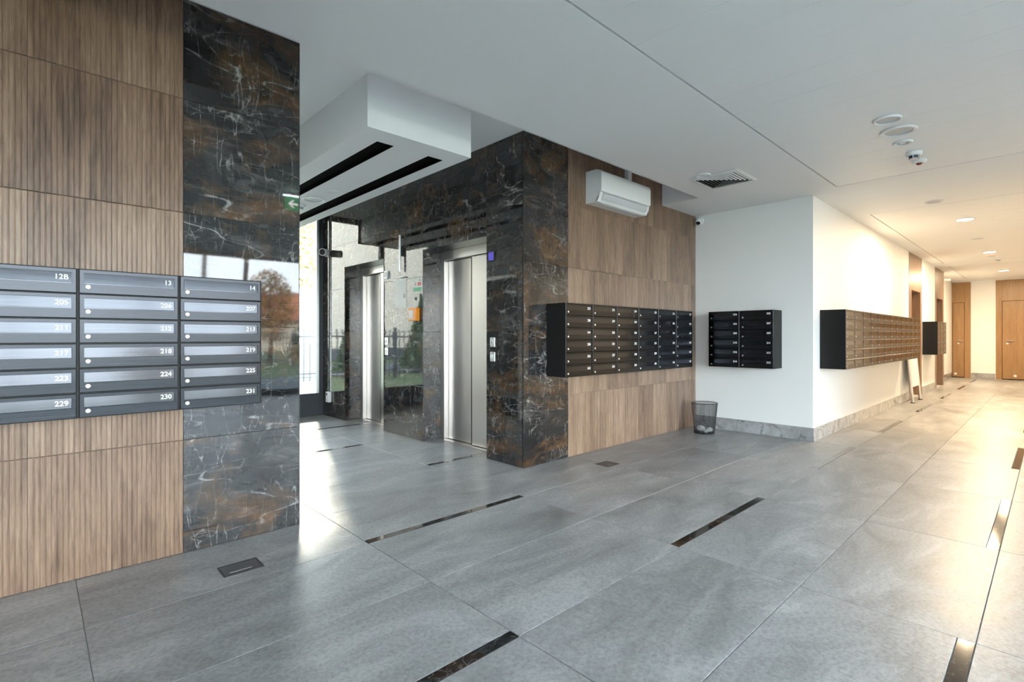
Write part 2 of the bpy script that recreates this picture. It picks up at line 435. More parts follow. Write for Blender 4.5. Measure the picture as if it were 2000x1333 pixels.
# ceilings
FIELDS = [(-3.85, 6.06, -2.4, 1.545), (7.75, 14.10, -0.55, 1.60), (14.75, 18.2, -0.55, 1.60)]
cl = struct('ceiling', [
    ((XB, 1.545, HC), (XCOVE, YE, HH)), ((XCOVE, 1.545, HC), (XW, YW + TH, HH)),
    ((XB, YB, HC), (XW, -2.4, HH)), ((6.06, -2.4, HC), (XW, 1.545, HH)), ((XB, -2.4, HC), (-3.85, 1.545, HH)),
    ((XW, 1.60, HC), (XEND, YC + WT, HH)), ((XW, YCR, HC), (XEND, -0.55, HH)),
    ((XW, -0.55, HC), (7.75, 1.60, HH)), ((14.10, -0.55, HC), (14.75, 1.60, HH)), ((18.2, -0.55, HC), (XEND, 1.60, HH))], M['ceil'])
tag(cl, label='low white ceiling with panelled fields')
ch = struct('ceiling_upper', [((XB - 0.2, YB - 0.2, HH), (XEND + 0.2, YG + 0.1, HH + 0.25))], M['ceil'])
tag(ch, label='raised white ceiling over the lift hall')
for (x0, x1, y0, y1) in FIELDS:
    n = int((x1 - x0 - 0.024) / 0.3); p = (x1 - x0 - 0.024) / n
    for i in range(n):
        a = x0 + 0.012 + i * p
        box('ceiling_panel', (a + 0.0004, y0 + 0.012, HC), (a + p - 0.0004, y1 - 0.012, HC + 0.04), M['panel'], cl, 0.0012)

# floor tiles
GX, GY = 1.2125, 0.6025; FX0, FY0 = 0.15, 0.20
def clipped(x0, x1, y0, y1):
    """pieces of a tile that lie inside the room plan"""
    out = []
    for (a, b, c, d) in ((XB, XW, YB, YW), (XL, XE, YW, YG), (XW, XEND, YCR, YC), (XE, XE + RD, OP[0][0], OP[0][1]), (XE, XE + RD, OP[1][0], OP[1][1]), (15.95, XEND, YC, 1.98)):
        u0, u1, v0, v1 = max(x0, a), min(x1, b), max(y0, c), min(y1, d)
        if u1 - u0 > 0.012 and v1 - v0 > 0.012: out.append((u0, u1, v0, v1))
    # merge pieces that continue through an opening
    ch_ = True
    while ch_:
        ch_ = False
        for i in range(len(out)):
            for j in range(len(out)):
                if i != j:
                    p, q = out[i], out[j]
                    if abs(p[3] - q[2]) < 1e-6 and abs(p[0] - q[0]) < 1e-6 and abs(p[1] - q[1]) < 1e-6:
                        out[i] = (p[0], p[1], p[2], q[3]); out.pop(j); ch_ = True; break
                    if abs(p[1] - q[0]) < 1e-6 and abs(p[2] - q[2]) < 1e-6 and abs(p[3] - q[3]) < 1e-6:
                        out[i] = (p[0], q[1], p[2], p[3]); out.pop(j); ch_ = True; break
            if ch_: break
    return out
STRIP = 0.052
def has_strip(i, j):          # tile column i, tile row j (strip lies at the low-Y side of every second row)
    if j % 2: return False
    k = j // 2
    if k not in (0, 1, 2, 3, 4, 5): return False
    if k == 2 and i != 1: return False
    return (i + k) % 2 == 1
for i in range(-4, 16):
    for j in range(-8, 12):
        x0, y0 = FX0 + i * GX, FY0 + j * GY
        st = has_strip(i, j)
        for (a, b, c, d) in clipped(x0 + 0.0015, x0 + GX - 0.0015, y0 + 0.0015 + (STRIP if st else 0), y0 + GY - 0.0015):
            box('floor_tile', (a, c, -0.014), (b, d, 0.0), M['floor'], floor, 0.0012)
        if st:
            for (a, b, c, d) in clipped(x0 + 0.0015, x0 + GX - 0.0015, y0 + 0.0015, y0 + STRIP - 0.0015):
                box('marble_strip', (a, c, -0.014), (b, d, 0.0), M['strip'], floor, 0.0008)

# ribbed wood tiles, facing -Y
_wt = {}
def wood_tile_mesh(wd, hg):
    k = (round(wd, 4), round(hg, 4))
    if k in _wt: return _wt[k]
    prof = [(0.0, TH), (0.0, 0.0012), (0.0012, 0.0)]
    nr = max(1, int(round(wd / 0.02))); p = wd / nr
    for i in range(1, nr):
        x = i * p
        prof += [(x - 0.0032, 0.0), (x - 0.0009, 0.0024), (x + 0.0009, 0.0024), (x + 0.0032, 0.0)]
    prof += [(wd - 0.0012, 0.0), (wd, 0.0012), (wd, TH)]
    v = []
    for z in (0.0012, hg - 0.0012):
        for x, y in prof: v.append((x - wd / 2, y, z - hg / 2))
    n = len(prof)
    f = [(i, i + 1, n + i + 1, n + i) for i in range(n - 1)]
    # back-bent lips at top and bottom
    for z, base in ((0.0, 0), (hg, n)):
        b = len(v)
        for x, y in prof: v.append((x - wd / 2, max(y, 0.0016), z - hg / 2))
        f += [((base + i, b + i, b + i + 1, base + i + 1) if base == 0 else (base + i, base + i + 1, b + i + 1, b + i)) for i in range(n - 1)]
    me = pyd('wood_tile', v, f); bm = bmesh.new(); bm.from_mesh(me); bmesh.ops.recalc_face_normals(bm, faces=bm.faces[:]); bm.to_mesh(me); bm.free()
    # make sure the front looks to -Y
    if sum(p.normal.y * p.area for p in me.polygons) > 0: me.flip_normals()
    _wt[k] = me; return me
ROWS = [(0.0, 0.6), (0.6, 1.205), (1.205, 1.81), (1.81, 2.415), (2.415, 2.95)]
def wood_wall(x0, x1, start, parent):
    xs = [start + 0.3 * k for k in range(-20, 30)]
    xs = [x0] + [x for x in xs if x0 + 0.03 < x < x1 - 0.03] + [x1]
    for a, b in zip(xs, xs[1:]):
        for z0, z1 in ROWS:
            link('wood_tile', wood_tile_mesh(b - a - 0.0008, z1 - z0 - 0.0024), M['wood'], parent, ((a + b) / 2, YW, (z0 + z1) / 2))
wood_wall(-2.4, PX0, PX0 - 3.0, wl)
wood_wall(PX1, XW, PX1, we)
box('wall_cladding', (XB, YW, 0), (-2.4, YW + TH, HH), M['wood'], wl)

def mtile(lo, hi, parent, ch=0.0008):
    box('marble_tile', lo, hi, M['marble'], parent, ch)
G = 0.0011
for z0, z1 in ROWS:                       # piers facing -Y
    mtile((PX0 + G, YW, z0 + G), (XL - 0.004, YW + TH, z1 - G), wl)
    mtile((XE + 0.004, YW, z0 + G), (PX1 - G, YW + TH, z1 - G), we)
def xface(x, y0, y1, z0, z1, parent, wd=1.2, side=1):     # wall facing -X (side 1) or +X (side -1)
    for a, b in ROWS:
        c, d = max(a, z0), min(b, z1)
        if d - c < 0.02: continue
        n = max(1, math.ceil((y1 - y0) / wd - 0.02)); p = (y1 - y0) / n
        for k in range(n):
            lo = (x, y0 + k * p + G, c + G) if side == 1 else (x - TH, y0 + k * p + G, c + G)
            hi = (x + TH, y0 + (k + 1) * p - G, d - G) if side == 1 else (x, y0 + (k + 1) * p - G, d - G)
            mtile(lo, hi, parent)
xface(XE, YW + TH, OP[0][0], 0, HH, we)
xface(XE, OP[0][1], OP[1][0], 0, HH, we)
xface(XE, OP[1][1], YG - 0.02, 0, HH, we)
for a, b in OP:
    xface(XE, a, b, OZ, HH, we)
    for z0, z1 in ROWS[:4]:               # reveals
        z1 = min(z1, OZ)
        mtile((XE + TH, b, z0 + G), (XE + RD, b + TH, z1 - G), we)
        mtile((XE + TH, a - TH, z0 + G), (XE + RD, a, z1 - G), we)
    mtile((XE + TH, a, OZ), (XE + RD, b, OZ + TH), we)
# return of the left block inside the lift hall, with a dark service door
DH = (5.25, 6.15)
for lo, hi in (((XL - TH, YW + TH, 0), (XL, DH[0], HH)), ((XL - TH, DH[1], 0), (XL, YG, HH)), ((XL - TH, DH[0], 2.05), (XL, DH[1], HH))):
    box('plaster_board', lo, hi, M['white'], wl)
d5 = tag(empty('door_5', (XL, 5.7, 0), PI / 2), 'dark metal service door opposite the lifts', kind='structure')
box('door_leaf', (-0.45, -0.006, 0), (0.45, 0.0, 2.0), M['blackp'], d5)
box('lintel', (-0.45, -0.012, 2.0), (0.45, 0.0, 2.05), M['steel'], d5)
# corner trims
for i, (x, y) in enumerate(((XL - 0.004, YW), (XE, YW))):
    t = box('trim_%d' % (i + 1), (x, y - 0.0005, 0), (x + 0.0045, y + 0.0045, HH), M['blackp'])
    tag(t, ['thin dark corner bead of the left marble pier', 'thin dark corner bead of the lift pier'][i], kind='structure')

# skirting of grey marble
def skirting(name, segs, label):
    o = None
    e = tag(empty(name), label, kind='structure')
    for lo, hi in segs: box('skirting_tile', lo, hi, M['skirt'], e, 0.0015)
BH = 0.145
skirting('baseboard_right', [((XW - 0.012, 1.80, 0), (XW, 2.634, BH)), ((XW - 0.012, 2.637, 0), (XW, YW - 0.002, BH))], 'grey marble skirting under the small mailbox bank')
sg = []; x = XW - 0.012
while x < 11.6:
    e_ = min(x + 1.2, 11.63); sg.append(((x, YC - 0.012, 0), (e_ - 0.002, YC, BH))); x = e_
    if x > 11.6: break
sg.append(((12.97, YC - 0.012, 0), (14.60, YC, BH)))
sg.append(((15.96, 1.968, 0), (XEND - 0.02, 1.98, BH)))
skirting('baseboard_corridor', sg, 'grey marble skirting along the white corridor wall')
skirting('baseboard_end', [((XEND - 0.012, 1.085, 0), (XEND, 1.575, BH))], 'grey marble skirting between the two far oak doors')

# corridor door recesses (wood surround, leaf at the back)
def recess(name, x0, x1, a, b, label):
    e = tag(empty(name), label, kind='structure')
    box('surround_panel', (x0, YC - 0.004, 0), (a, YC, HC), M['niche'], e, 0.001)
    box('surround_panel', (b, YC - 0.004, 0), (x1, YC, HC), M['niche'], e, 0.001)
    box('surround_panel', (a + 0.001, YC - 0.004, 2.03), (b - 0.001, YC, HC), M['niche'], e, 0.001)
    box('reveal_panel', (a, YC, 0), (a + 0.006, YC + 0.22, 2.03), M['niche'], e)
    box('reveal_panel', (b - 0.006, YC, 0), (b, YC + 0.22, 2.03), M['niche'], e)
    box('reveal_panel', (a + 0.006, YC, 2.02), (b - 0.006, YC + 0.22, 2.03), M['niche'], e)
    lf = box('door_leaf', (a + 0.008, YC + 0.22, 0.006), (b - 0.008, YC + 0.26, 2.018), M['niche'], e, 0.002)
    hx = a + 0.10
    h = tube('handle', [(hx, YC + 0.22, 1.03), (hx, YC + 0.17, 1.03), (hx + 0.12, YC + 0.17, 1.03)], 0.009, M['steel'], lf)
recess('door_3', 11.635, 12.95, NI[0][0], NI[0][1], 'wood lined door recess behind the long mailbox bank')
recess('door_4', 14.616, 15.945, NI[1][0], NI[1][1], 'wood lined door recess behind the short corridor mailbox bank')

# far oak doors on the end wall; local x grows to the right (towards -Y)
def end_door(name, pl, pr, dl, dr, hxx, label, vent):
    e = tag(empty(name, (XEND, 0, 0), -PI / 2), label, kind='structure')
    tz = 2.11
    if dl > pl + 0.01: box('surround_panel', (pl, -0.014, 0), (dl, 0, HC - 0.03), M['walnut'], e, 0.001)
    if pr > dr + 0.01: box('surround_panel', (dr, -0.014, 0), (pr, 0, HC - 0.03), M['walnut'], e, 0.001)
    box('surround_panel', (dl + 0.001, -0.014, tz), (dr - 0.001, 0, HC - 0.03), M['walnut'], e, 0.001)
    box('door_gap', (dl, -0.002, 0), (dr, 0.0, tz), M['black'], e)
    lf = box('door_leaf', (dl + 0.008, -0.010, 0.02), (dr - 0.008, -0.002, tz - 0.008), M['walnut'], e, 0.002)
    hd = tube('handle', [(hxx, -0.01, 1.04), (hxx, -0.06, 1.04), (hxx + 0.13, -0.06, 1.04)], 0.011, M['steel'], lf)
    link('lock', lathe_mesh([(0.024, 0.0), (0.024, 0.008), (0.018, 0.010), (0.0, 0.010)], 16, 'Y'), M['steel'], lf, (hxx + 0.01, -0.010, 0.96))
    link('vent_ring', lathe_mesh([(0.0, 0.002), (0.014, 0.002), (0.018, 0.008), (0.028, 0.008), (0.032, 0.0)], 20, 'Y'), M['plastic'], lf, (vent, -0.010, 0.105))
    return e
end_door('door_6', -1.978, -1.58, -1.965, -1.709, -1.85, 'narrow oak door beside the corridor corner', -1.90)
end_door('door_7', -1.074, 0.94, -0.954, -0.03, -0.86, 'oak door in wide oak surround at the corridor end', -0.70)

# ------------------------------------------------------------------ windows
def window(name, x0, x1, y, posts, plinth, label, out, zt=HH):
    e = tag(empty(name, (0, 0, 0)), label, kind='structure')
    d0, d1 = y - 0.04, y + 0.04
    for i, xp in enumerate(posts):
        box('mullion', (xp - 0.035, d0, 0), (xp + 0.035, d1, zt), M['dframe'], e, 0.003)
    ps = sorted(posts)
    for a, b in zip(ps, ps[1:]):
        box('transom', (a + 0.035, d0, 0), (b - 0.035, d1, plinth), M['dframe'], e, 0.003)
        box('head_rail', (a + 0.035, d0, zt - 0.07), (b - 0.035, d1, zt), M['dframe'], e, 0.003)
        box('pane', (a + 0.035, y - 0.006, plinth), (b - 0.035, y + 0.006, zt - 0.07), M['glass'], e)
    return e
w1 = window('window_1', XL, XE, YG, [XL + 0.035, 2.15, XE - 0.035], 0.33, 'tall window with dark frame at the end of the lift hall', 1)
box('glazing_bead', (XE - 0.112, YG - 0.075, 0.33), (XE - 0.078, YG - 0.04, HH), M['alu'], w1, 0.002)
w2 = window('window_2', XB, XW, YB, [XB + 0.035, -1.83, -0.23, 1.37, 2.97, 4.57, XW - 0.035], 0.12, 'glazed front of the lobby', -1, HC)

def side_window(name, x, y0, y1, n, label):
    e = tag(empty(name), label, kind='structure'); p = (y1 - y0) / n
    for k in range(n + 1):
        box('mullion', (x - 0.04, y0 + k * p - 0.035, 0), (x + 0.04, y0 + k * p + 0.035, HC), M['dframe'], e, 0.003)
        if k < n:
            a, b = y0 + k * p + 0.035, y0 + (k + 1) * p - 0.035
            box('transom', (x - 0.04, a, 0), (x + 0.04, b, 0.12), M['dframe'], e, 0.003)
            box('head_rail', (x - 0.04, a, HC - 0.07), (x + 0.04, b, HC), M['dframe'], e, 0.003)
            box('pane', (x - 0.006, a, 0.12), (x + 0.006, b, HC - 0.07), M['glass'], e)
side_window('added_window', XB - 0.04, YB + 0.08, -1.24, 2, 'unseen lobby side glazing added for more daylight')  # out of view, added to brighten the ceiling and the white wall
# soffit box of the lift hall with two black slots
SX0, SX1, SY0, SY1, SZ = 1.665, 2.565, 3.205, YG - 0.02, 2.585
sl = [(1.845, 1.985), (2.29, 2.435)]
so = struct('ceiling_soffit', [((SX0, SY0, SZ), (SX1, SY0 + 0.20, HH)), ((SX0, SY0 + 0.2, SZ), (sl[0][0], SY1, HH)), ((sl[0][1], SY0 + 0.2, SZ), (sl[1][0], SY1, HH)), ((sl[1][1], SY0 + 0.2, SZ), (SX1, SY1, HH)),
        ((SX0, SY1 - 0.1, SZ), (SX1, SY1, HH))], M['ceil'])
tag(so, label='white dropped ceiling box with two black slots over the lift hall')
for a, b in sl:
    box('black_slot', (a, SY0 + 0.2, SZ + 0.035), (b, SY1 - 0.1, SZ + 0.05), M['black'], so)
    for k, (u, v_) in enumerate(((a, a + 0.003), (b - 0.003, b))):
        box('slot_side', (u, SY0 + 0.2, SZ + 0.001), (v_, SY1 - 0.1, SZ + 0.035), M['black'], so)

# ------------------------------------------------------------------ lifts
def lift(name, yc, half, label):
    e = tag(empty(name, (XE, yc, 0), -PI / 2), label, kind='structure')
    D = RD - 0.02                                   # depth of the steel frame plane
    box('frame_jamb', (-half, D, 0), (-half + 0.075, D + 0.10, 2.0), M['steel'], e, 0.002)
    box('frame_jamb', (half - 0.075, D, 0), (half, D + 0.10, 2.0), M['steel'], e, 0.002)
    box('frame_header', (-half, D, 2.0), (half, D + 0.10, OZ), M['steel'], e, 0.002)
    box('door_panel', (-half + 0.078, D + 0.06, 0.008), (0.02, D + 0.09, 1.995), M['steel'], e, 0.003)
    box('door_panel', (0.0, D + 0.025, 0.008), (half - 0.078, D + 0.055, 1.995), M['steel'], e, 0.003)
    box('gap_shade', (-0.012, D + 0.024, 0.008), (-0.0005, D + 0.056, 1.995), M['blackp'], e)  # black strip standing in for the shaded gap between the panels
    box('shaft_gap', (-half + 0.075, D + 0.092, 0), (half - 0.075, D + 0.10, 2.0), M['black'], e)
    s = box('sill', (-half + 0.075, D - 0.03, -0.004), (half - 0.075, D + 0.09, 0.004), M['steel'], e, 0.001)
    return e
lift('door_1', (OP[0][0] + OP[0][1]) / 2, (OP[0][1] - OP[0][0]) / 2, 'steel lift door next to the marble pier')
lift('door_2', (OP[1][0] + OP[1][1]) / 2, (OP[1][1] - OP[1][0]) / 2, 'steel lift door next to the lift hall window')

# ------------------------------------------------------------------ mailbox banks
def door_mesh(wd, hg):
    bm = bmesh.new()
    # rounded front plate with a recess for the flap
    def quad(x0, x1, z0, z1, y): return [bm.verts.new((x0, y, z0)), bm.verts.new((x1, y, z0)), bm.verts.new((x1, y, z1)), bm.verts.new((x0, y, z1))]
    c = 0.002; a, b = wd / 2, hg / 2
    rings = [quad(-a, a, -b, b, 0.012), quad(-a, a, -b, b, c), quad(-a + c, a - c, -b + c, b - c, 0.0)]
    fx0, fx1 = -a + 0.015, a - 0.014; fz1 = b - 0.016; fz0 = b - 0.064
    rings.append(quad(fx0, fx1, fz0, fz1, 0.0)); rings.append(quad(fx0, fx1, fz0, fz1, 0.007))
    for r, s in zip(rings, rings[1:]):
        for i in range(4):
            j = (i + 1) % 4; bm.faces.new((r[i], r[j], s[j], s[i]))
    bm.faces.new(rings[-1])
    me = bm_mesh(bm, 'mailbox_door')
    if sum(p.normal.y * p.area for p in me.polygons) > 0: me.flip_normals()
    return me
def flap_mesh(wd, hg):
    a, b = wd / 2 - 0.017, hg / 2
    z1 = b - 0.0175; z0 = b - 0.060
    th = math.tan(math.radians(2.6)); dy = (z1 - z0) * th
    y0, y1 = 0.0008, 0.0008 + dy                      # bottom edge proud, top leans back
    v = [(-a, y0, z0), (a, y0, z0), (a, y1, z1), (-a, y1, z1), (-a, y0 + 0.003, z0), (a, y0 + 0.003, z0), (a, y1 + 0.003, z1), (-a, y1 + 0.003, z1),
         (-a, -0.0025, z0 - 0.004), (a, -0.0025, z0 - 0.004), (-a, -0.0025, z0 - 0.001), (a, -0.0025, z0 - 0.001), (-a, 0.0035, z0 - 0.004), (a, 0.0035, z0 - 0.004), (-a, 0.0035, z0 - 0.001), (a, 0.0035, z0 - 0.001)]
    f = [(0, 1, 2, 3), (5, 4, 7, 6), (0, 3, 7, 4), (1, 5, 6, 2), (3, 2, 6, 7), (0, 4, 5, 1), (8, 9, 11, 10), (10, 11, 15, 14), (8, 12, 13, 9), (8, 10, 14, 12), (9, 13, 15, 11)]
    bm = bmesh.new(); me = pyd('flap', v, f); bm.from_mesh(me); bmesh.ops.recalc_face_normals(bm, faces=bm.faces[:]); bm.to_mesh(me); bm.free()
    return me
LOCK = smooth_by_angle(lathe_mesh([(0.0095, 0.0), (0.0095, 0.003), (0.008, 0.0042), (0.0035, 0.0042), (0.003, 0.002), (0.0, 0.002)], 18, 'Y'))
LOCK.materials.append(M['chrome'])
def bank(name, loc, rz, cols, pitch, nums, label, tops=0.66, zb=0.79, depth=0.226, nsize=0.0305):
    e = tag(empty(name, (loc[0], loc[1], zb), rz), label, 'mailboxes')
    rows = 6; rh = tops / rows; Wd = cols * pitch
    t = 0.006
    cm = boxes_mesh('casing', [((0, -depth + 0.010, 0), (Wd, 0, tops)), ((0, -depth, 0), (0.004, -depth + 0.01, tops)), ((Wd - 0.004, -depth, 0), (Wd, -depth + 0.01, tops)),
                              ((0, -depth, tops - 0.003), (Wd, -depth + 0.01, tops)), ((0, -depth, 0), (Wd, -depth + 0.01, 0.003))])
    link('casing', cm, M['case'], e)
    dw, dh = pitch - 0.009, rh - 0.0045
    dm = door_mesh(dw, dh); dm.materials.append(M['anod']); fm = flap_mesh(dw, dh); fm.materials.append(M['anodflap'])
    for c in range(cols):
        for r in range(rows):
            cx = (c + 0.5) * pitch; cz = tops - (r + 0.5) * rh
            d = link('mailbox_door', dm, None, e, (cx, -depth - 0.002, cz))
            link('flap', fm, None, d, (cx, -depth - 0.002, cz))
            link('lock', LOCK, None, d, (cx - dw / 2 + 0.030, -depth - 0.002, cz + dh / 2 - 0.077))
            if nums:
                s = nums(c, r)
                me = text_mesh(s, nsize, 0.0006, 'RIGHT'); me.materials.append(M['num'])
                k = link('number', me, None, d, (cx + dw / 2 - 0.026, -depth - 0.0022 + 0.0012, cz + dh / 2 - 0.039))
    return e
def leftnum(c, r):
    if r == 0: return ('12B', '13', '14')[c]
    return str(205 + c + 6 * (r - 1))
bank('mailbox_bank', (-0.232, YW - 0.003, 0), 0, 3, 0.3788, leftnum, 'graphite mailbox bank across the left wood tiles and marble pier, numbers 12B to 231')
bank('mailbox_bank', (3.414, YW - 0.003, 0), 0, 6, 0.3828, lambda c, r: str(232 + c + 6 * r), 'black bank of six mailbox columns on the wood tiles beside the lift pier')
bank('mailbox_bank', (XW, 2.877, 0), -PI / 2, 2, 0.3735, lambda c, r: str(304 + c + 2 * r), 'small black bank of two mailbox columns above the waste bin', depth=0.248)
bank('mailbox_bank', (6.473, YC - 0.003, 0), 0, 12, 0.3752, None, 'long bank of twelve mailbox columns on the corridor wall', depth=0.249)
bank('mailbox_bank', (13.007, YC - 0.003, 0), 0, 3, 0.385, None, 'short bank of three mailbox columns between the corridor door recesses', depth=0.238)

# ------------------------------------------------------------------ air conditioner
ac = tag(empty('air_conditioner', (3.985, YW, 2.462)), 'white split air conditioner on the wood wall above the mailboxes', 'air conditioner')
def extrude_x(prof, x0, x1, name='ext'):
    n = len(prof); v = [(x0, -d, z) for d, z in prof] + [(x1, -d, z) for d, z in prof]
    f = [(i, (i + 1) % n, n + (i + 1) % n, n + i) for i in range(n)] + [tuple(range(n))[::-1], tuple(range(n, 2 * n))]
    bm = bmesh.new(); me = pyd(name, v, f); bm.from_mesh(me); bmesh.ops.recalc_face_normals(bm, faces=bm.faces[:]); bm.to_mesh(me); bm.free()
    return me
AW = 0.87
link('body', extrude_x([(0, 0.0), (0, 0.315), (0.13, 0.315), (0.15, 0.305), (0.15, 0.02), (0.13, 0.0)], 0, AW), M['plastic'], ac)
fp = [(0.150, 0.308), (0.172, 0.300), (0.186, 0.285), (0.192, 0.26), (0.192, 0.115), (0.186, 0.098), (0.172, 0.090), (0.150, 0.090)]
link('front_panel', smooth_by_angle(extrude_x(fp, 0.0, AW), 40), M['plastic'], ac)
lv = [(0.176, 0.085), (0.181, 0.078), (0.150, 0.022), (0.105, -0.004), (0.100, 0.003), (0.145, 0.028)]
link('louver', smooth_by_angle(extrude_x(lv, 0.055, AW - 0.055), 40), M['louverp'], ac)
link('end_cheek', extrude_x([(0.150, 0.088), (0.178, 0.088), (0.165, 0.045), (0.14, 0.004), (0.13, 0.0)], 0.0, 0.05), M['plastic'], ac)
link('end_cheek', extrude_x([(0.150, 0.088), (0.178, 0.088), (0.165, 0.045), (0.14, 0.004), (0.13, 0.0)], AW - 0.05, AW), M['plastic'], ac)
box('pipe_cover', (0.66, -0.05, 0.315), (0.73, 0.0, 0.486), M['plastic'], ac, 0.004)

# ------------------------------------------------------------------ ceiling devices
def ring_mesh(ro, ri, t): return smooth_by_angle(lathe_mesh([(ri, 0.0), (ri, -t * 0.5), (ri + (ro - ri) * 0.35, -t), (ro - 0.004, -t), (ro, -t * 0.3), (ro, 0.0)], 40))
def round_device(name, x, y, z, ro, ri, t, m_in, label, cat, inset=0.3, ringm=None, group=None):
    e = tag(empty(name, (x, y, z)), label, cat, group)
    link('ring', ring_mesh(ro, ri, t), ringm or M['plastic'], e)
    link('diffuser', lathe_mesh([(0.0, -t * inset), (ri + 0.001, -t * inset), (ri + 0.001, -t * inset + 0.001), (0.0, -t * inset + 0.001)], 40), m_in, e)
    return e
round_device('downlight', 4.434, 0.812, HC - 0.001, 0.085, 0.068, 0.014, M['lampoff'], 'unlit round white downlight next to the ceiling speaker', 'downlight')
round_device('ceiling_speaker', 4.745, 0.80, HC - 0.001, 0.115, 0.088, 0.012, M['lampoff'], 'large round ceiling speaker with grey grille', 'speaker', 0.15)
sp = round_device('spotlight', 5.05, 0.825, HC - 0.001, 0.068, 0.042, 0.014, M['greyplastic'], 'small round ceiling spotlight beside the smoke detector', 'spotlight', 0.1)
link('bulb', lathe_mesh([(0.0, -0.010), (0.016, -0.009), (0.02, -0.002), (0.02, 0.0)], 20), M['plastic'], sp)
round_device('downlight', 4.68, 2.30, HC - 0.001, 0.066, 0.052, 0.012, M['plastic'], 'small white ceiling ring beside the square air vent', 'downlight')
# smoke detectors
sd = tag(empty('smoke_detector', (5.40, 0.806, HC - 0.001)), 'white smoke detector with dark slotted cage', 'smoke detector')
link('base', smooth_by_angle(lathe_mesh([(0.058, 0.0), (0.058, -0.012), (0.054, -0.024), (0.046, -0.030), (0.0, -0.030)], 32)), M['plastic'], sd)
link('cage', smooth_by_angle(lathe_mesh([(0.040, -0.030), (0.034, -0.050), (0.0, -0.050)], 32)), plain('cage_dark', (0.05, 0.05, 0.09), 0.4), sd)
for k in range(6):
    a = k * PI / 3
    v, f = tube_geo([(0.042 * math.cos(a), 0.042 * math.sin(a), -0.029), (0.036 * math.cos(a), 0.036 * math.sin(a), -0.051)], 0.0035, 6)
    link('rib', pyd('rib', v, f), M['plastic'], sd)
link('cap', smooth_by_angle(lathe_mesh([(0.026, -0.048), (0.026, -0.054), (0.0, -0.057)], 24)), M['plastic'], sd)
sd2 = tag(empty('motion_sensor', (5.67, 0.81, HC - 0.001)), 'flat white ceiling sensor with dark red lens', 'sensor')
link('base', smooth_by_angle(lathe_mesh([(0.056, 0.0), (0.054, -0.014), (0.040, -0.026), (0.0, -0.026)], 32)), M['plastic'], sd2)
link('lens', smooth_by_angle(lathe_mesh([(0.022, -0.025), (0.020, -0.036), (0.012, -0.040), (0.0, -0.041)], 24)), M['red'], sd2)
# soffit devices
round_device('ceiling_speaker', 2.14, 5.29, SZ - 0.001, 0.115, 0.088, 0.012, M['lampoff'], 'round speaker between the black slots of the lift hall soffit', 'speaker', 0.15)
sd3 = tag(empty('smoke_detector', (2.12, 5.62, SZ - 0.001)), 'white smoke detector under the lift hall soffit', 'smoke detector')
link('base', smooth_by_angle(lathe_mesh([(0.055, 0.0), (0.055, -0.012), (0.050, -0.026), (0.0, -0.028)], 28)), M['plastic'], sd3)
link('cage', smooth_by_angle(lathe_mesh([(0.040, -0.027), (0.032, -0.050), (0.0, -0.052)], 28)), M['greyplastic'], sd3)
round_device('spotlight', 2.16, 4.86, SZ - 0.001, 0.05, 0.036, 0.01, M['plastic'], 'small white ring set in the lift hall soffit', 'spotlight')
# square vent
vt = tag(empty('air_vent', (4.955, 2.225, HC)), 'square white ceiling air vent with slats', 'vent')
VH = 0.228
def sq_ring(h0, z0, h1, z1, name, m, th=0.002):
    v = []
    for h, z in ((h0, z0), (h1, z1), (h1, z1 + th), (h0, z0 + th)):
        v += [(-h, -h, z), (h, -h, z), (h, h, z), (-h, h, z)]
    f = []
    for r in range(4):
        s = (r + 1) % 4
        for i in range(4):
            j = (i + 1) % 4; f.append((r * 4 + i, r * 4 + j, s * 4 + j, s * 4 + i))
    bm = bmesh.new(); me = pyd(name, v, f); bm.from_mesh(me); bmesh.ops.recalc_face_normals(bm, faces=bm.faces[:]); bm.to_mesh(me); bm.free()
    return link(name, me, m, vt)
sq_ring(VH, -0.010, VH - 0.025, -0.014, 'frame', M['plastic'], 0.008)
link('backing', boxes_mesh('backing', [((-VH + 0.02, -VH + 0.02, -0.0035), (VH - 0.02, VH - 0.02, -0.0015))]), M['black'], vt)
for k in range(6):
    h = VH - 0.040 - k * 0.031
    if h > 0.02: sq_ring(h, -0.006, h - 0.011, -0.013, 'slat', M['plastic'], 0.0015)

# corridor downlights, lit
for i, x in enumerate((8.94, 12.7, 16.5)):
    e = round_device('downlight', x, 0.80, HC - 0.001, 0.10, 0.082, 0.012, M['lamp'],
                     ['lit warm downlight above the long mailbox bank', 'lit warm downlight above the first door recess', 'lit warm downlight near the oak doors'][i], 'downlight', 0.6)
    ld = bpy.data.lights.new('downlight_glow', 'AREA'); ld.shape = 'DISK'; ld.size = 0.16; ld.energy = 50; ld.color = (1.0, 0.76, 0.48)
    lo = bpy.data.objects.new('downlight_glow', ld); COL.objects.link(lo); lo.parent = e; lo.location = (0, 0, -0.016)
# small corridor ceiling bits
for (x, y, lab) in ((7.53, 0.94, 'small white ceiling plate above the corridor entrance'), (10.85, 0.82, 'round ceiling speaker between two lit downlights'), (13.45, 0.82, 'small ceiling speaker past the second lit downlight')):
    round_device('ceiling_speaker', x, y, HC - 0.001, 0.09, 0.072, 0.010, M['lampoff'], lab, 'speaker', 0.15)
sd4 = tag(empty('smoke_detector', (13.9, 0.75, HC - 0.001)), 'smoke detector on the corridor ceiling past the second lamp', 'smoke detector')
link('base', smooth_by_angle(lathe_mesh([(0.055, 0.0), (0.055, -0.012), (0.050, -0.026), (0.0, -0.028)], 28)), M['plastic'], sd4)
link('cage', smooth_by_angle(lathe_mesh([(0.040, -0.027), (0.032, -0.050), (0.0, -0.052)], 28)), M['greyplastic'], sd4)

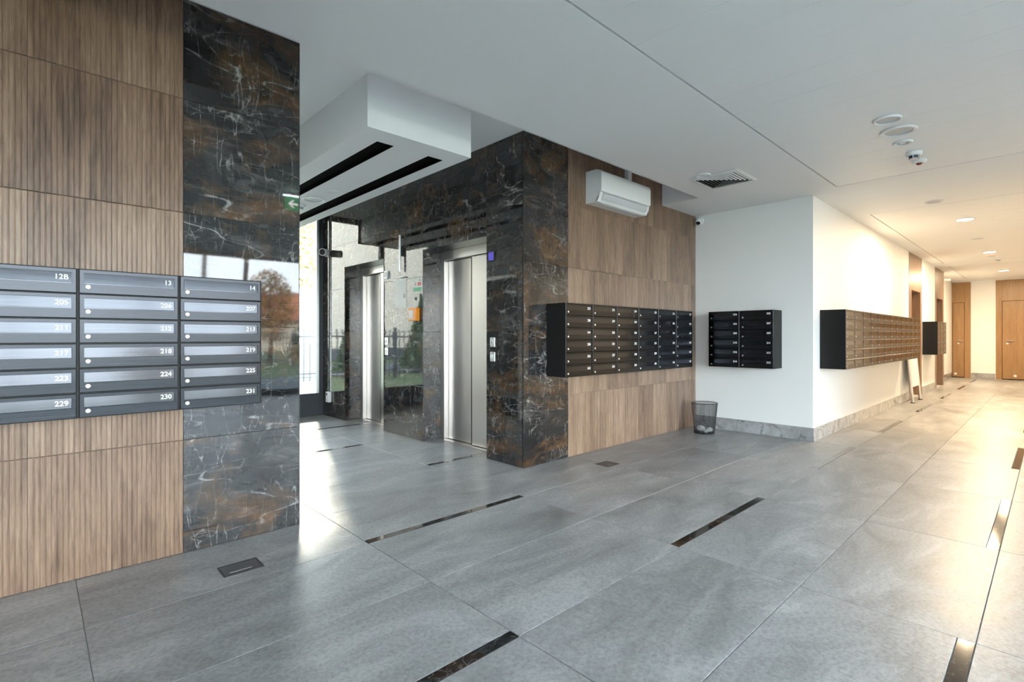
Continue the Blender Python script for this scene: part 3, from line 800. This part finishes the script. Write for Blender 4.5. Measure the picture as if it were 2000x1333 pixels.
# exit sign under the lobby ceiling (seen mirrored in the left pier)
ex = tag(empty('exit_sign', (2.06, 0.69, HC - 0.001), PI), 'green hanging exit sign with white arrow and lit top edge', 'exit sign')
box('light_bar', (-0.10, -0.012, -0.035), (0.10, 0.012, -0.024), M['led'], ex, 0.003)
box('rail', (-0.10, -0.014, -0.024), (0.10, 0.014, 0.0), M['plastic'], ex, 0.002)
pn = box('panel', (-0.085, -0.004, -0.185), (0.085, 0.004, -0.036), M['green'], ex, 0.001)
ar = pyd('arrow', [(-0.0, 0, 0.04), (-0.05, 0, 0.0), (0.0, 0, -0.04), (0.018, 0, -0.04), (-0.014, 0, -0.009), (0.055, 0, -0.009), (0.055, 0, 0.009), (-0.014, 0, 0.009), (0.018, 0, 0.04)], [(0, 1, 7, 8), (1, 2, 3, 4), (1, 4, 7), (4, 5, 6, 7)])
for v_ in ar.vertices: v_.co.x *= -1
link('arrow', ar, M['exitw'], pn, (0, -0.0048, -0.11))

# ------------------------------------------------------------------ things on the lift wall; local x to the right = -Y
def on_xe(name, y, z, label, cat, group=None):
    return tag(empty(name, (XE, y, z), -PI / 2), label, cat, group)
def call_panel(name, y, z, label, sym, cat='button'):
    e = on_xe(name, y, z, label, cat)
    p = box('plate', (-0.032, -0.012, -0.045), (0.032, 0, 0.045), M['alu'], e, 0.006, 2)
    b_ = box('button', (-0.020, -0.017, -0.022), (0.020, -0.012, 0.022), M['plastic'], e, 0.003)
    if sym:
        t = pyd('symbol', [(-0.011, 0, -0.012), (0.011, 0, -0.012), (0.0, 0, 0.013), (-0.005, 0, -0.008), (0.005, 0, -0.008), (0.0, 0, 0.003)], [(0, 1, 4, 3), (1, 2, 5, 4), (2, 0, 3, 5)])
        link('symbol', t, M['blackp'], b_, (0, -0.0175, 0.0))
    else:
        link('symbol', lathe_mesh([(0.006, 0.0), (0.006, 0.0006), (0.0, 0.0006)], 14, 'Y'), M['greyplastic'], b_, (0, -0.017, 0.0))
call_panel('call_button', 3.571, 1.098, 'upper call button with triangle beside the lift next to the pier', True)
call_panel('call_button', 3.571, 0.964, 'lower call button with round mark beside the lift next to the pier', False)
call_panel('call_button', 5.52, 1.094, 'upper call button between the two lifts', False)
call_panel('call_button', 5.52, 0.971, 'lower call button between the two lifts', False)
for y, lab in ((3.575, 'small floor display with violet screen above the call buttons at the pier'), (5.51, 'small floor display above the call buttons between the lifts')):
    e = on_xe('floor_display', y, 1.895, lab, 'display')
    box('housing', (-0.04, -0.022, -0.045), (0.04, 0, 0.045), M['alu'] if y > 4 else M['blackp'], e, 0.003)
    box('screen', (-0.033, -0.0235, -0.037), (0.033, -0.022, 0.037), M['blue'] if y < 4 else M['greyplastic'], e)
# slim wall lamp
e = on_xe('wall_sconce', 5.16, 1.90, 'slim vertical steel tube wall lamp between the lifts', 'wall lamp')
tube('tube', [(0, -0.035, 0.0), (0, -0.035, 0.42)], 0.012, M['alu'], e, 12)
box('bracket', (-0.022, -0.03, 0.18), (0.022, 0, 0.29), M['blackp'], e, 0.002)
# notice board
e = on_xe('notice_board', 5.20, 1.48, 'white framed notice sheet on the marble between the lifts', 'notice')
box('sheet', (-0.125, -0.004, 0.0), (0.125, 0, 0.335), M['paper'], e, 0.001)
link('print', lathe_mesh([(0.018, 0.0), (0.030, 0.0), (0.030, 0.0006), (0.018, 0.0006)], 20, 'Y'), M['greyplastic'], e, (0.085, -0.004, 0.14))
box('clamp', (-0.02, -0.03, 0.35), (0.105, 0, 0.362), M['plastic'], e, 0.002)
# fire sign
e = on_xe('safety_sign', 4.84, 1.65, 'small white sign with red and green blocks above the orange box', 'sign')
pl = box('plate', (-0.085, -0.003, 0.0), (0.085, 0, 0.15), M['paper'], e, 0.001)
box('red_block', (0.0, -0.0036, 0.065), (0.07, -0.003, 0.105), M['redp'], e)
box('red_block', (-0.05, -0.0036, 0.07), (-0.03, -0.003, 0.10), M['redp'], e)
box('green_block', (-0.08, -0.0036, 0.004), (0.08, -0.003, 0.048), M['greenp'], e)
link('warning_mark', pyd('tri', [(-0.014, 0, 0), (0.014, 0, 0), (0, 0, 0.024)], [(0, 1, 2)]), M['blackp'], e, (0.045, -0.0036, 0.118))
# orange box
e = on_xe('key_box', 4.90, 1.325, 'orange box with a white window under the safety sign', 'box')
box('body', (-0.055, -0.055, 0.0), (0.10, 0, 0.145), M['orange'], e, 0.006, 2)
box('window', (-0.035, -0.0565, 0.022), (0.045, -0.055, 0.118), M['paper'], e, 0.0005)
box('side_window', (-0.0555, -0.045, 0.022), (-0.055, -0.010, 0.118), M['paper'], e)
e = on_xe('bell_push', 4.88, 1.575, 'tiny black button under the safety sign', 'button')
link('cap', lathe_mesh([(0.016, 0.0), (0.016, 0.008), (0.010, 0.012), (0.0, 0.012)], 18, 'Y'), M['blackp'], e)
link('collar', lathe_mesh([(0.020, 0.0), (0.020, 0.003), (0.016, 0.003)], 18, 'Y'), M['greyplastic'], e)
# socket box near window
e = on_xe('socket_box', 7.13, 0.21, 'white wall socket box low beside the lift hall window', 'socket')
box('body', (-0.045, -0.045, 0.0), (0.045, 0, 0.15), M['plastic'], e, 0.005, 2)
link('knob', lathe_mesh([(0.016, 0.0), (0.016, 0.006), (0.0, 0.007)], 16, 'Y'), M['blackp'], e, (-0.005, -0.045, 0.115))
# bullet camera
def bullet_cam(name, loc, rz, pitch, label, L=0.17, R=0.037):
    e = tag(empty(name, loc, rz), label, 'camera')
    link('mount', smooth_by_angle(lathe_mesh([(0.045, 0.0), (0.045, 0.018), (0.03, 0.03), (0.0, 0.03)], 24, 'Y')), M['plastic'], e)
    v, f = tube_geo([(0, -0.02, 0), (0, -0.05, 0.0), (0, -0.06, 0.005)], 0.014, 10); link('arm', pyd('arm', v, f), M['plastic'], e)
    b_ = link('housing', smooth_by_angle(lathe_mesh([(0.0, -0.02), (R * 0.8, -0.02), (R, 0.0), (R, L), (R * 0.86, L + 0.004), (R * 0.84, L - 0.012), (0.0, L - 0.012)], 28, 'Y')), M['plastic'], e, (0, -0.065, 0.008))
    b_.rotation_euler = (math.radians(pitch), 0, 0)
    l_ = link('lens', smooth_by_angle(lathe_mesh([(R * 0.8, L - 0.012), (R * 0.8, L - 0.006), (0.012, L - 0.004), (0.0, L - 0.006)], 24, 'Y')), M['blackp'], b_, (0, -0.065, 0.008))
    return e
c1 = bullet_cam('security_camera', (XE, 7.20, 2.345), -PI / 2 + 0.75, 4, 'white bullet security camera on marble beside the lift hall window', 0.13, 0.052)
c2 = tag(empty('security_camera', (XW, 3.10, 2.63), -PI / 2), 'small white turret security camera at the top corner of the wood wall', 'camera')
link('mount', smooth_by_angle(lathe_mesh([(0.045, 0.0), (0.045, 0.02), (0.035, 0.03), (0.0, 0.03)], 24, 'Y')), M['plastic'], c2)
hb = link('ball', smooth_by_angle(lathe_mesh([(0.0, -0.04)] + [(0.04 * math.sin(a), -0.04 * math.cos(a)) for a in [PI * k / 12 for k in range(1, 10)]] + [(0.026, 0.032), (0.0, 0.032)], 24, 'Y')), M['plastic'], c2, (0, -0.06, -0.012))
hb.rotation_euler = (math.radians(50), 0, math.radians(15))
link('lens', smooth_by_angle(lathe_mesh([(0.026, 0.0315), (0.024, 0.036), (0.0, 0.038)], 20, 'Y')), M['blackp'], hb, (0, -0.06, -0.012))
bullet_cam('security_camera', (16.9, 1.98, 2.60), 0.5, 6, 'white security camera high on the far corridor wall', 0.13, 0.032)

# ------------------------------------------------------------------ floor boxes
for (x0, x1, y0, y1, lab) in ((0.668, 0.848, 2.708, 2.842, 'dark floor socket lid in front of the left marble pier'), (3.700, 3.862, 2.690, 2.830, 'dark floor socket lid in front of the six column mailbox bank')):
    e = tag(empty('floor_socket', ((x0 + x1) / 2, (y0 + y1) / 2, 0)), lab, 'floor socket')
    a, b = (x1 - x0) / 2, (y1 - y0) / 2
    link('frame', boxes_mesh('frame', [((-a, -b, 0), (a, -b + 0.006, 0.003)), ((-a, b - 0.006, 0), (a, b, 0.003)), ((-a, -b + 0.006, 0), (-a + 0.006, b - 0.006, 0.003)), ((a - 0.006, -b + 0.006, 0), (a, b - 0.006, 0.003))]), M['blackp'], e)
    box('lid', (-a + 0.007, -b + 0.007, 0.0), (a - 0.007, b - 0.007, 0.002), plain('lid_grey', (0.055, 0.055, 0.058), 0.35), e)
    box('lid_slot', (-a + 0.03, -b + 0.03, 0.002), (a - 0.05, -b + 0.034, 0.003), M['greyplastic'], e)

# ------------------------------------------------------------------ waste bin with crumpled paper
BX, BY = 5.85, 2.86
bn = tag(empty('waste_bin', (BX, BY, 0)), 'black wire mesh waste bin in the corner by the white wall', 'waste bin')
def br(z): return 0.112 + 0.034 * z / 0.36
v, f = [], []
NV, NR = 84, 34
for k in range(NV):
    a = 2 * PI * k / NV
    tube_geo([(br(z) * math.cos(a), br(z) * math.sin(a), z) for z in (0.008, 0.36)], 0.0011, 4, v, f, False)
for k in range(1, NR):
    z = 0.36 * k / NR
    b0 = len(v); R_ = br(z); sg_ = 48
    for i in range(sg_):
        a = 2 * PI * i / sg_
        for dr, dz in ((0, -0.0011), (0.0011, 0.0), (0, 0.0011)): v.append(((R_ + dr) * math.cos(a), (R_ + dr) * math.sin(a), z + dz))
    for i in range(sg_):
        j = (i + 1) % sg_
        for q in range(2): f.append((b0 + i * 3 + q, b0 + j * 3 + q, b0 + j * 3 + q + 1, b0 + i * 3 + q + 1))
tag(link('wire_mesh', pyd('wire_mesh', v, f), M['blackp'], bn), kind='stuff')
def torus(R_, r_, z, sc=48, ss=8):
    v, f = [], []
    for i in range(sc):
        a = 2 * PI * i / sc
        for j in range(ss):
            b_ = 2 * PI * j / ss; v.append(((R_ + r_ * math.cos(b_)) * math.cos(a), (R_ + r_ * math.cos(b_)) * math.sin(a), z + r_ * math.sin(b_)))
    for i in range(sc):
        for j in range(ss):
            f.append((i * ss + j, ((i + 1) % sc) * ss + j, ((i + 1) % sc) * ss + (j + 1) % ss, i * ss + (j + 1) % ss))
    return smooth_by_angle(pyd('torus', v, f), 60)
link('rim', torus(0.147, 0.0042, 0.36), M['blackp'], bn)
link('foot_ring', torus(0.112, 0.004, 0.004), M['blackp'], bn)
link('bottom', lathe_mesh([(0.0, 0.006), (0.111, 0.006), (0.111, 0.010), (0.0, 0.010)], 40), M['blackp'], bn)
def crumple(seed, r):
    random.seed(seed); bm = bmesh.new(); bmesh.ops.create_icosphere(bm, subdivisions=3, radius=r)
    for v_ in bm.verts: v_.co *= 1 + random.uniform(-0.16, 0.10)
    for v_ in bm.verts: v_.co.z *= 0.8
    return bm_mesh(bm, 'paper_ball')
for i, (dx, dy, dz, r, lab) in enumerate(((-0.01, 0.04, 0.052, 0.046, 'largest crumpled white paper ball in the waste bin'), (0.04, -0.045, 0.041, 0.034, 'small round crumpled paper ball at the front of the waste bin'), (-0.05, -0.045, 0.036, 0.028, 'flat crumpled paper scrap at the left of the waste bin'))):
    tag(link('paper_ball', crumple(i + 3, r), M['paper'], None, (BX + dx, BY + dy, dz)), lab, 'paper', 'crumpled paper in the bin')

# ------------------------------------------------------------------ leaning board in the corridor
e = tag(empty('leaning_board', (11.45, 1.67, 0)), 'white panel board on aluminium legs leaning below the long mailbox bank', 'board')
def lean(z): return 0.100 * z / 1.2
for sx in (-0.36, 0.36):
    v, f = tube_geo([(sx, 0.0, 0.012), (sx, lean(1.2), 1.2)], 0.022, 4)
    link('leg', pyd('leg', v, f), M['alu'], e)
    box('foot', (sx - 0.028, -0.03, 0.0), (sx + 0.028, 0.03, 0.014), M['blackp'], e, 0.002)
q = [(-0.335, lean(0.27) - 0.012, 0.27), (0.335, lean(0.27) - 0.012, 0.27), (0.335, lean(1.17) - 0.012, 1.17), (-0.335, lean(1.17) - 0.012, 1.17)]
v = q + [(a, b + 0.012, c) for a, b, c in q]
link('panel', pyd('panel', v, [(0, 1, 2, 3), (7, 6, 5, 4), (0, 4, 5, 1), (1, 5, 6, 2), (2, 6, 7, 3), (3, 7, 4, 0)]), M['paper'], e)

# ------------------------------------------------------------------ outside
GZ = -0.05
def ground(name, x0, x1, y0, y1, m, z, label):
    o = link(name, boxes_mesh(name, [((x0, y0, z - 0.2), (x1, y1, z))]), m); return tag(o, label, kind='structure')
ground('lawn', -60, 80, 7.45, 80, M['grass'], GZ - 0.02, 'lawn behind the lift hall window')
ground('lawn_front', -60, 80, -80, YB - 0.05, M['grass'], GZ - 0.02, 'lawn in front of the lobby')
ground('pavement_side', -14, XB - 0.1, YB - 0.06, 7.46, M['paving'], GZ, 'paved strip beside the lobby')
ground('pavement', -12, 20, 7.46, 10.6, M['paving'], GZ, 'paved path outside the lift hall window')
ground('pavement_front', -14, 24, -9.0, YB - 0.06, M['paving'], GZ, 'paved forecourt in front of the lobby')
ground('road', -40, 60, 15.2, 20.5, M['paving'], GZ, 'grey road beyond the railing')
PK = cube_mesh(0.022, 0.022, 1.35, 0.0, 1, 'picket')
PK.materials.append(M['fence'])
def fence(name, x0, x1, y, label, step=0.16):
    e = tag(empty(name, (x0, y, GZ)), label, 'fence'); L = x1 - x0
    n = int(L / step)
    for k in range(n + 1): link('picket', PK, None, e, (k * step, 0, 0.72))
    box('rail', (0, -0.02, 0.22), (L, 0.02, 0.26), M['fence'], e); box('rail', (0, -0.02, 1.18), (L, 0.02, 1.22), M['fence'], e)
    for k in range(int(L / 2.5) + 1): box('post', (k * 2.5 - 0.04, -0.04, 0), (k * 2.5 + 0.04, 0.04, 1.46), M['fence'], e)
fence('metal_railing', -9, 9, 13.2, 'black metal railing outside the lift hall window')
fence('metal_railing', -2, 16, -15.5, 'black metal railing across the lobby front lawn')
def leaves(rnd, n, shape, size, m, name, parent, loc):
    random.seed(rnd); v, f = [], []
    for i in range(n):
        p = Vector(shape()); a = Vector((random.gauss(0, 1), random.gauss(0, 1), random.gauss(0, 1))).normalized()
        u = a.orthogonal().normalized(); w_ = a.cross(u); s = size * random.uniform(0.6, 1.3); b = len(v)
        v += [tuple(p - u * s), tuple(p + w_ * s * 0.55), tuple(p + u * s), tuple(p - w_ * s * 0.55)]; f.append((b, b + 1, b + 2, b + 3))
    return tag(link(name, pyd(name, v, f), m, parent, loc), kind='stuff')
def ell(cx, cz, rx_, rz_):
    def g():
        while True:
            p = [random.uniform(-1, 1) for _ in range(3)]
            d = p[0] ** 2 + p[1] ** 2 + p[2] ** 2
            if 0.15 < d < 1: return (cx + p[0] * rx_, p[1] * rx_, cz + p[2] * rz_)
    return g
def cone(h, r, z0=0.15):
    def g():
        z = random.random() ** 1.5; a = random.uniform(0, 2 * PI); q = r * (1 - z) * math.sqrt(random.uniform(0.3, 1))
        return (q * math.cos(a), q * math.sin(a), z0 + z * h)
    return g
def tree(name, loc, h, tr, bark, shape, n, sz, lm, label, rnd, branches=6):
    e = tag(empty(name, loc), label, 'tree')
    v, f = tube_geo([(0, 0, 0), (0.05, 0.02, h * 0.3), (-0.02, 0.05, h * 0.6), (0.03, 0, h)], [tr, tr * 0.85, tr * 0.6, tr * 0.25], 10)
    link('trunk', smooth_by_angle(pyd('trunk', v, f), 60), bark, e)
    random.seed(rnd)
    for k in range(branches):
        a = random.uniform(0, 2 * PI); z = h * random.uniform(0.35, 0.85); L = h * 0.28
        v, f = tube_geo([(0, 0, z), (math.cos(a) * L * 0.5, math.sin(a) * L * 0.5, z + L * 0.3), (math.cos(a) * L, math.sin(a) * L, z + L * 0.7)], [tr * 0.35, tr * 0.2, tr * 0.06], 6)
        link('branch', pyd('branch', v, f), bark, e)
    leaves(rnd, n, shape, sz, lm, 'foliage', e, (0, 0, 0))
tree('birch_tree', (6.0, 15.5, GZ), 8.0, 0.16, M['bark'], ell(0, 5.6, 2.3, 3.0), 2600, 0.11, M['leafy'], 'pale barked tree with yellow leaves beyond the railing', 11)
tree('birch_tree', (11.8, 19.5, GZ), 7.0, 0.14, M['bark'], ell(0, 4.6, 2.4, 3.0), 2200, 0.12, M['leafy'], 'second yellow leaved tree farther behind the railing', 12)
tree('conifer', (-0.9, 14.6, GZ), 2.1, 0.05, M['bark2'], cone(2.1, 0.62), 2600, 0.06, M['leafg'], 'small dark green conifer behind the railing', 13, 0)
tree('conifer', (-3.6, 15.0, GZ), 2.5, 0.06, M['bark2'], cone(2.5, 0.8), 2600, 0.07, M['leafg'], 'taller green conifer beside the small conifer', 14, 0)
tree('autumn_tree', (8.0, -18.5, GZ), 4.0, 0.10, M['bark2'], ell(0, 2.6, 1.05, 1.7), 2600, 0.08, M['leafo'], 'rust brown autumn tree on the front lawn', 15)
tree('autumn_tree', (4.3, -24, GZ), 3.6, 0.10, M['bark2'], ell(0, 2.1, 1.5, 1.5), 2200, 0.10, M['leafo'], 'low brown autumn tree farther across the front lawn', 16)
tree('conifer', (10.6, -21, GZ), 3.2, 0.08, M['bark2'], cone(3.2, 0.9), 2400, 0.08, M['leafg'], 'green conifer on the front lawn', 17, 0)
# house with red roof across the front lawn
hs = tag(empty('house', (17.0, -40.0, GZ)), 'cream house with a red tiled roof beyond the front lawn', 'house')
box('walls', (-4, -3, 0), (4, 3, 2.6), M['render'], hs)
link('roof', pyd('roof', [(-4.4, -3.4, 2.6), (4.4, -3.4, 2.6), (4.4, 3.4, 2.6), (-4.4, 3.4, 2.6), (-4.0, 0, 4.9), (4.0, 0, 4.9)], [(0, 1, 5, 4), (2, 3, 4, 5), (1, 2, 5), (3, 0, 4), (3, 2, 1, 0)]), M['rooft'], hs)
box('chimney', (1.8, -0.3, 4.2), (2.4, 0.3, 5.5), M['rooft'], hs)
for xw in (-2.6, 0.0, 2.4): box('window', (xw - 0.5, 2.98, 0.9), (xw + 0.5, 3.02, 2.1), M['wpane'], hs)
pole = tag(empty('utility_pole', (7.2, -27, GZ)), 'grey utility pole across the front lawn', 'pole')
tube('mast', [(0, 0, 0), (0, 0, 7.5)], [0.13, 0.09], M['bark2'], pole, 10)
tube('cross_arm', [(-0.8, 0, 7.0), (0.8, 0, 7.0)], 0.05, M['bark2'], pole, 8)

# beige apartment block behind the railing (mirrored in the polished lift wall)
ab = tag(empty('apartment_block', (-16.0, 30.0, GZ)), 'beige rendered apartment block beyond the road', 'building')
AB = plain('beige_render', (0.68, 0.57, 0.45), 0.85)
box('walls', (-16, -5, 0), (17, 5, 13), AB, ab)
box('roof_edge', (-16.2, -5.2, 13), (17.2, 5.2, 13.3), M['fence'], ab)
box('plinth', (-16.05, -5.05, 0), (17.05, -5.0, 0.6), M['paving'], ab)
for zf in (4.2, 7.6, 10.6):
    for k in range(6):
        xw = -14.5 + k * 2.1
        wf = box('window_frame', (xw - 0.62, -5.04, zf), (xw + 0.62, -5.0, zf + 1.5), M['plastic'], ab)
        box('pane', (xw - 0.54, -5.05, zf + 0.08), (xw + 0.54, -5.04, zf + 1.42), M['wpane'], wf)
